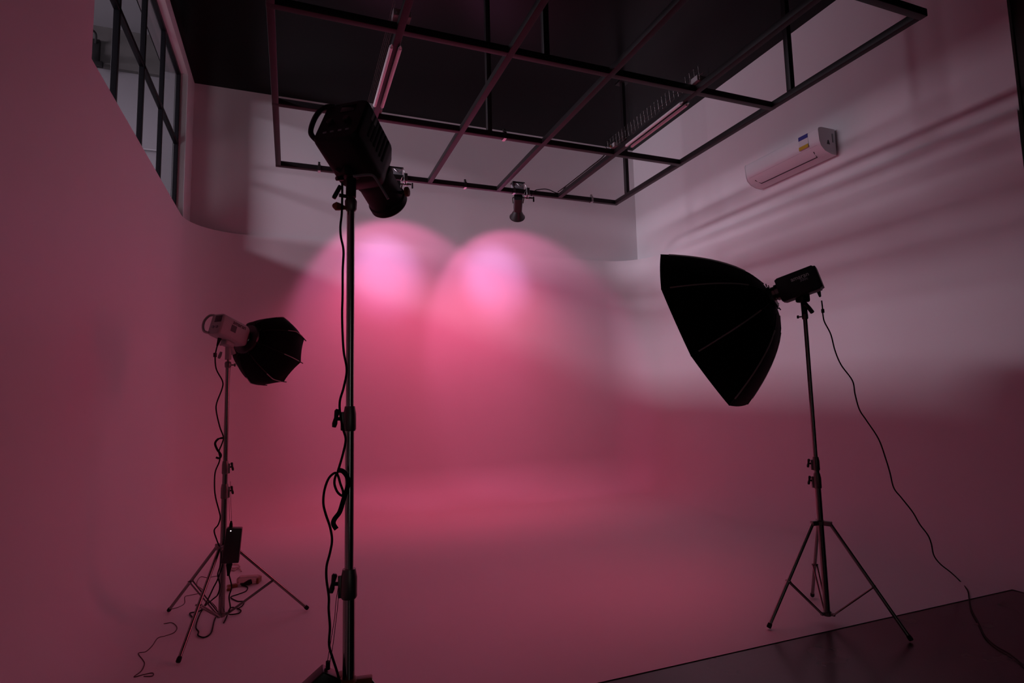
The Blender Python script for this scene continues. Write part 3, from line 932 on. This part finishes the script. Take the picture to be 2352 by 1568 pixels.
# right lamp cord
b = MB()
pR = [(3.451, 2.950, 2.233), (3.475, 2.950, 2.140)]
rc = thing('power_cable', pR[0], 'black cord falling from the right lamp head to the dark floor', 'cord')
b.lathe([(0.012, 0), (0.013, 0.03), (0.008, 0.065), (0.005, 0.07)], pR[0], pR[1], 14); b.build('plug', M_RUBBER, rc)
b = MB()
b.tube([(3.479, 2.950, 2.141), (3.482, 2.950, 2.094), (3.481, 2.950, 2.042), (3.492, 2.950, 1.987), (3.541, 2.950, 1.904), (3.570, 2.950, 1.788), (3.618, 2.950, 1.687), (3.715, 2.950, 1.576), (3.730, 2.950, 1.480), (3.760, 2.950, 1.372), (3.820, 2.950, 1.294), (3.926, 2.950, 1.158), (3.983, 2.950, 1.010), (4.011, 2.950, 0.917), (4.037, 2.950, 0.808), (4.104, 2.950, 0.735), (4.208, 2.950, 0.625), (4.270, 2.950, 0.534), (4.346, 2.950, 0.449), (4.375, 2.950, 0.384), (4.391, 2.950, 0.300), (4.452, 2.950, 0.231), (4.561, 2.950, 0.156), (4.903, 3.112, 0.008), (4.729, 2.955, 0.008), (4.535, 2.828, 0.008), (4.329, 2.692, 0.010), (4.120, 2.526, 0.008), (3.950, 2.395, 0.008), (3.855, 2.288, 0.008), (3.798, 2.181, 0.008), (3.692, 2.044, 0.008)], 0.0045)
b.build('cord', M_RUBBER, rc)
b = MB(); p = Vector((3.483, 2.950, 2.067)); b.lathe([(0.008, 0), (0.0105, 0.003), (0.0105, 0.025), (0.008, 0.028)], p + Vector((0, 0, 0.014)), p - Vector((0, 0, 0.014)), 14); b.build('ferrite_bead', M_BLACKS, rc)

# left lamp cord with its plug and bead
pL = [(-0.464, 4.500, 1.997), (-0.481, 4.500, 1.935)]
rc = thing('power_cable', pL[0], 'black cord hanging from the white lamp head beside the left stand', 'cord')
b = MB(); b.lathe([(0.015, 0), (0.013, 0.025), (0.007, 0.07), (0.005, 0.08)], pL[0], pL[1], 14); b.build('plug', M_RUBBER, rc)
b = MB()
b.tube([(-0.481, 4.500, 1.935), (-0.491, 4.500, 1.886), (-0.495, 4.500, 1.837), (-0.485, 4.500, 1.757), (-0.445, 4.500, 1.675), (-0.446, 4.500, 1.623), (-0.477, 4.500, 1.524), (-0.478, 4.500, 1.464), (-0.454, 4.500, 1.358), (-0.430, 4.500, 1.288), (-0.437, 4.500, 1.243), (-0.455, 4.500, 1.191), (-0.448, 4.500, 1.149), (-0.453, 4.500, 1.113), (-0.475, 4.500, 1.047), (-0.476, 4.500, 0.944), (-0.466, 4.500, 0.870), (-0.445, 4.500, 0.790), (-0.436, 4.500, 0.742), (-0.448, 4.500, 0.694), (-0.471, 4.500, 0.659), (-0.453, 4.500, 0.593), (-0.433, 4.500, 0.539), (-0.424, 4.500, 0.489), (-0.430, 4.500, 0.418), (-0.442, 4.500, 0.363), (-0.427, 4.500, 0.290), (-0.439, 4.500, 0.234), (-0.465, 4.500, 0.210), (-0.570, 4.970, 0.030), (-0.598, 4.923, 0.015), (-0.659, 4.920, 0.010), (-0.613, 4.789, 0.010)], 0.0045)
b.build('cord', M_RUBBER, rc)
b = MB(); p = Vector((-0.496, 4.500, 1.858)); b.lathe([(0.009, 0), (0.012, 0.003), (0.012, 0.028), (0.009, 0.031)], p + Vector((0, 0, 0.016)), p - Vector((0, 0, 0.016)), 14); b.build('ferrite_bead', M_BLACKS, rc)
b = MB()
b.ribbon([(-0.429, 4.490, 1.282), (-0.461, 4.490, 1.275), (-0.479, 4.490, 1.246), (-0.465, 4.490, 1.204), (-0.442, 4.490, 1.167), (-0.450, 4.490, 1.144), (-0.472, 4.490, 1.151)], 0.014, 0.003, (1.0, 0.1, 0.3))
o = b.build('cable_strap', M_RUBBER, origin=(-0.429, 4.490, 1.282)); tag(o, 'small black hook strap on the left lamp cord', 'strap')

# left power adapter hung by thin loops
ad = thing('power_adapter', (-0.358, 4.460, 0.563), 'black brick power adapter hanging on the left stand', 'power adapter', 'hanging power adapters')
q = [Vector(p) for p in ((-0.390, 4.460, 0.679), (-0.293, 4.460, 0.669), (-0.310, 4.460, 0.443), (-0.417, 4.460, 0.450))]
b = MB(); off = Vector((0, -0.035, 0))
b.rings([[p + off * s for p in q] for s in (1, -1)])
bmesh.ops.bevel(b.bm, geom=list(b.bm.edges), offset=0.006, segments=3, affect='EDGES', profile=0.5)
b.build('adapter_case', M_BLACKS, ad)
b = MB(); b.cyl(Vector((-0.363, 4.424, 0.660)), Vector((-0.362, 4.421, 0.661)), 0.004, n=10); b.build('indicator', M_LED, ad)
b = MB(); b.lathe([(0.005, 0), (0.010, 0.02), (0.012, 0.05)], (-0.364, 4.460, 0.720), (-0.366, 4.460, 0.668), 12); b.build('upper_plug', M_RUBBER, ad)
b = MB(); b.lathe([(0.018, 0), (0.020, 0.02), (0.010, 0.075), (0.009, 0.09)], (-0.369, 4.460, 0.450), (-0.373, 4.460, 0.376), 14); b.build('lower_plug', M_RUBBER, ad)
b = MB()
b.tube([(-0.389, 4.470, 0.927), (-0.381, 4.470, 0.824), (-0.373, 4.470, 0.716)], 0.0012, n=5); b.tube([(-0.377, 4.470, 0.985), (-0.371, 4.470, 0.867), (-0.363, 4.470, 0.715)], 0.0012, n=5)
b.build('hanging_loop', M_RUBBER, ad)
cable([(-0.373, 4.460, 0.376), (-0.358, 4.460, 0.320), (-0.352, 4.460, 0.277), (-0.366, 4.460, 0.222), (-0.357, 4.460, 0.150)] + [(-0.390, 4.716, 0.030), (-0.326, 4.767, 0.010), (-0.320, 4.840, 0.010), (-0.390, 4.915, 0.012), (-0.400, 4.712, 0.012), (-0.407, 4.607, 0.010)], 0.0045, 'mains_cable', 'black mains cable dropping from the left adapter to the floor', 'cord')
cable([(-0.412, 4.500, 0.431), (-0.442, 4.500, 0.334), (-0.467, 4.500, 0.281), (-0.496, 4.500, 0.214), (-0.581, 4.929, 0.020), (-0.587, 4.777, 0.010), (-0.577, 4.600, 0.010), (-0.549, 4.507, 0.010), (-0.541, 4.433, 0.010), (-0.497, 4.383, 0.010), (-0.467, 4.454, 0.010), (-0.474, 4.681, 0.010), (-0.470, 4.845, 0.015), (-0.510, 4.950, 0.040), (-0.558, 5.066, 0.030), (-0.579, 4.960, 0.010)], 0.0045, 'slack_cable', 'black slack cable looping on floor under the left stand', 'cord')
# plug block on the floor with its cord
ob = thing('plug_block', (-0.320, 5.699, 0.000), 'clear amber plug block lying on floor behind the left stand', 'plug block')
b = MB()
c = Vector((-0.311, 5.539, 0.035))
b.box(c, (0.17, 0.10, 0.055), bevel=0.018, rot=Matrix.Rotation(-0.25, 3, 'Z')); b.build('clear_case', M_CLEAR, ob)
b = MB(); b.box(c + Vector((0.085, -0.03, -0.006)), (0.022, 0.09, 0.050), bevel=0.008, rot=Matrix.Rotation(-0.25, 3, 'Z')); b.build('end_cap', M_AMBER, ob)
b = MB(); b.box(c + Vector((-0.115, -0.075, -0.018)), (0.08, 0.05, 0.028), bevel=0.01, rot=Matrix.Rotation(0.3, 3, 'Z')); b.box(c + Vector((-0.135, -0.13, -0.02)), (0.03, 0.08, 0.022), bevel=0.008); b.build('amber_clip', M_AMBER, ob)
b = MB(); b.lathe([(0.020, 0), (0.022, 0.02), (0.008, 0.08)], c + Vector((0.03, -0.075, 0.0)), c + Vector((-0.06, -0.10, -0.02)), 14); b.build('black_plug', M_RUBBER, ob)
cable([Vector(c) + Vector((-0.03, -0.09, -0.012)), (-0.379, 5.597, 0.010), (-0.357, 5.485, 0.010), (-0.309, 5.407, 0.008), (-0.312, 5.301, 0.008), (-0.362, 5.243, 0.008), (-0.414, 5.189, 0.008), (-0.358, 5.066, 0.008), (-0.310, 5.033, 0.008), (-0.313, 4.942, 0.008), (-0.343, 4.876, 0.008)], 0.0045, 'floor_cable', 'black cable zigzagging from the plug block across the painted floor', 'cord')
# coil of clear tubing behind the adapter
b = MB(); b.tube([(-0.498, 6.209, 0.012), (-0.444, 6.183, 0.012), (-0.417, 6.076, 0.012), (-0.453, 6.062, 0.012), (-0.486, 6.063, 0.012), (-0.460, 5.975, 0.012), (-0.423, 6.048, 0.012), (-0.391, 5.913, 0.012)], 0.006)
o = b.build('clear_tubing', M_CLEAR, origin=(-0.457, 6.111, 0.000)); tag(o, 'short clear plastic tubing on floor behind the left adapter', 'tubing')
# faint thin wire across the left floor
M_THIN = mat('brown_thin_wire', (0.10, 0.06, 0.06), 0.6)
cable([(-0.578, 5.882, 0.006), (-0.651, 5.861, 0.006), (-0.718, 5.906, 0.006), (-0.715, 5.680, 0.006), (-0.634, 5.447, 0.006), (-0.714, 5.392, 0.006), (-0.755, 5.359, 0.008), (-0.733, 5.192, 0.007), (-0.760, 5.106, 0.009), (-0.821, 5.045, 0.018)], 0.003, 'thin_wire', 'thin dark wire lying behind the legs of the left stand', 'wire', M_THIN)
cable([(-0.795, 4.757, 0.013), (-0.747, 4.769, 0.008), (-0.701, 4.669, 0.006), (-0.701, 4.571, 0.006), (-0.744, 4.525, 0.007), (-0.782, 4.493, 0.011), (-0.788, 4.369, 0.012), (-0.804, 4.273, 0.015), (-0.837, 4.242, 0.022), (-0.795, 4.149, 0.013), (-0.775, 4.092, 0.010), (-0.770, 3.996, 0.010), (-0.790, 3.919, 0.013), (-0.748, 3.941, 0.008), (-0.707, 3.949, 0.006), (-0.699, 3.906, 0.006), (-0.743, 3.917, 0.007)], 0.003, 'floor_wire', 'thin dark wire curling over floor at the bottom left', 'wire', M_THIN)

# front lamp cord with strap and hanging adapter
pF = [(0.149, 1.890, 2.186), (0.148, 1.890, 2.142)]
rc = thing('power_cable', pF[0], 'black cord running down the tall front stand', 'cord')
b = MB()
b.tube([(0.148, 1.880, 2.212), (0.148, 1.880, 2.168), (0.147, 1.880, 2.110), (0.143, 1.880, 2.066), (0.145, 1.880, 2.031), (0.153, 1.880, 1.988), (0.151, 1.880, 1.924), (0.151, 1.880, 1.839), (0.150, 1.880, 1.783), (0.152, 1.880, 1.714), (0.156, 1.880, 1.659), (0.165, 1.880, 1.604), (0.156, 1.880, 1.549), (0.145, 1.880, 1.508), (0.146, 1.880, 1.468), (0.155, 1.880, 1.421), (0.163, 1.880, 1.387), (0.154, 1.880, 1.340), (0.140, 1.880, 1.291)], 0.0036)
b.tube([(0.140, 1.870, 1.292), (0.132, 1.870, 1.277), (0.130, 1.870, 1.255), (0.139, 1.870, 1.231), (0.153, 1.870, 1.219), (0.155, 1.870, 1.232), (0.147, 1.870, 1.256), (0.140, 1.870, 1.280), (0.131, 1.870, 1.289), (0.113, 1.870, 1.274), (0.101, 1.870, 1.240), (0.098, 1.870, 1.202), (0.105, 1.870, 1.169), (0.118, 1.870, 1.129), (0.124, 1.870, 1.090), (0.118, 1.870, 1.052), (0.109, 1.870, 1.016), (0.109, 1.870, 0.978), (0.116, 1.870, 0.927), (0.116, 1.870, 0.889), (0.120, 1.870, 0.839), (0.118, 1.870, 0.790), (0.128, 1.870, 0.751), (0.142, 1.870, 0.706), (0.151, 1.870, 0.667)], 0.0036)
b.build('cord', M_RUBBER, rc)
b = MB()
b.ribbon([(0.137, 1.860, 1.298), (0.153, 1.860, 1.294), (0.166, 1.860, 1.277), (0.170, 1.860, 1.256), (0.163, 1.860, 1.230), (0.155, 1.860, 1.205), (0.145, 1.860, 1.173), (0.130, 1.860, 1.153), (0.127, 1.860, 1.139), (0.136, 1.860, 1.123)], 0.014, 0.003, (1.0, 0.1, 0.35))
o = b.build('cable_strap', M_RUBBER, origin=(0.137, 1.860, 1.298)); tag(o, 'black hook strap dangling from the front stand cord', 'strap')
ad = thing('power_adapter', (0.107, 1.900, 0.681), 'black adapter at the bottom edge hanging beside the front stand', 'power adapter', 'hanging power adapters')
q = [Vector(p) for p in ((0.103, 1.900, 0.716), (0.148, 1.900, 0.686), (0.102, 1.900, 0.559), (0.016, 1.900, 0.652))]
b = MB(); off = Vector((0.0, -0.03, 0))
b.rings([[p + off * s for p in q] for s in (1, -1)])
bmesh.ops.bevel(b.bm, geom=list(b.bm.edges), offset=0.005, segments=3, affect='EDGES', profile=0.5)
b.build('adapter_case', M_BLACKS, ad)
b = MB(); b.box((0.117, 1.900, 0.720), (0.012, 0.02, 0.022), bevel=0.003); b.build('hanging_tab', M_RUBBER, ad)
b = MB()
b.tube([(0.145, 1.900, 0.939), (0.139, 1.900, 0.902), (0.135, 1.900, 0.852), (0.125, 1.900, 0.790), (0.115, 1.900, 0.729)], 0.0010, n=5); b.tube([(0.148, 1.900, 0.939), (0.144, 1.900, 0.888), (0.137, 1.900, 0.826), (0.131, 1.900, 0.776), (0.122, 1.900, 0.723)], 0.0010, n=5)
b.build('hanging_loop', M_RUBBER, ad)
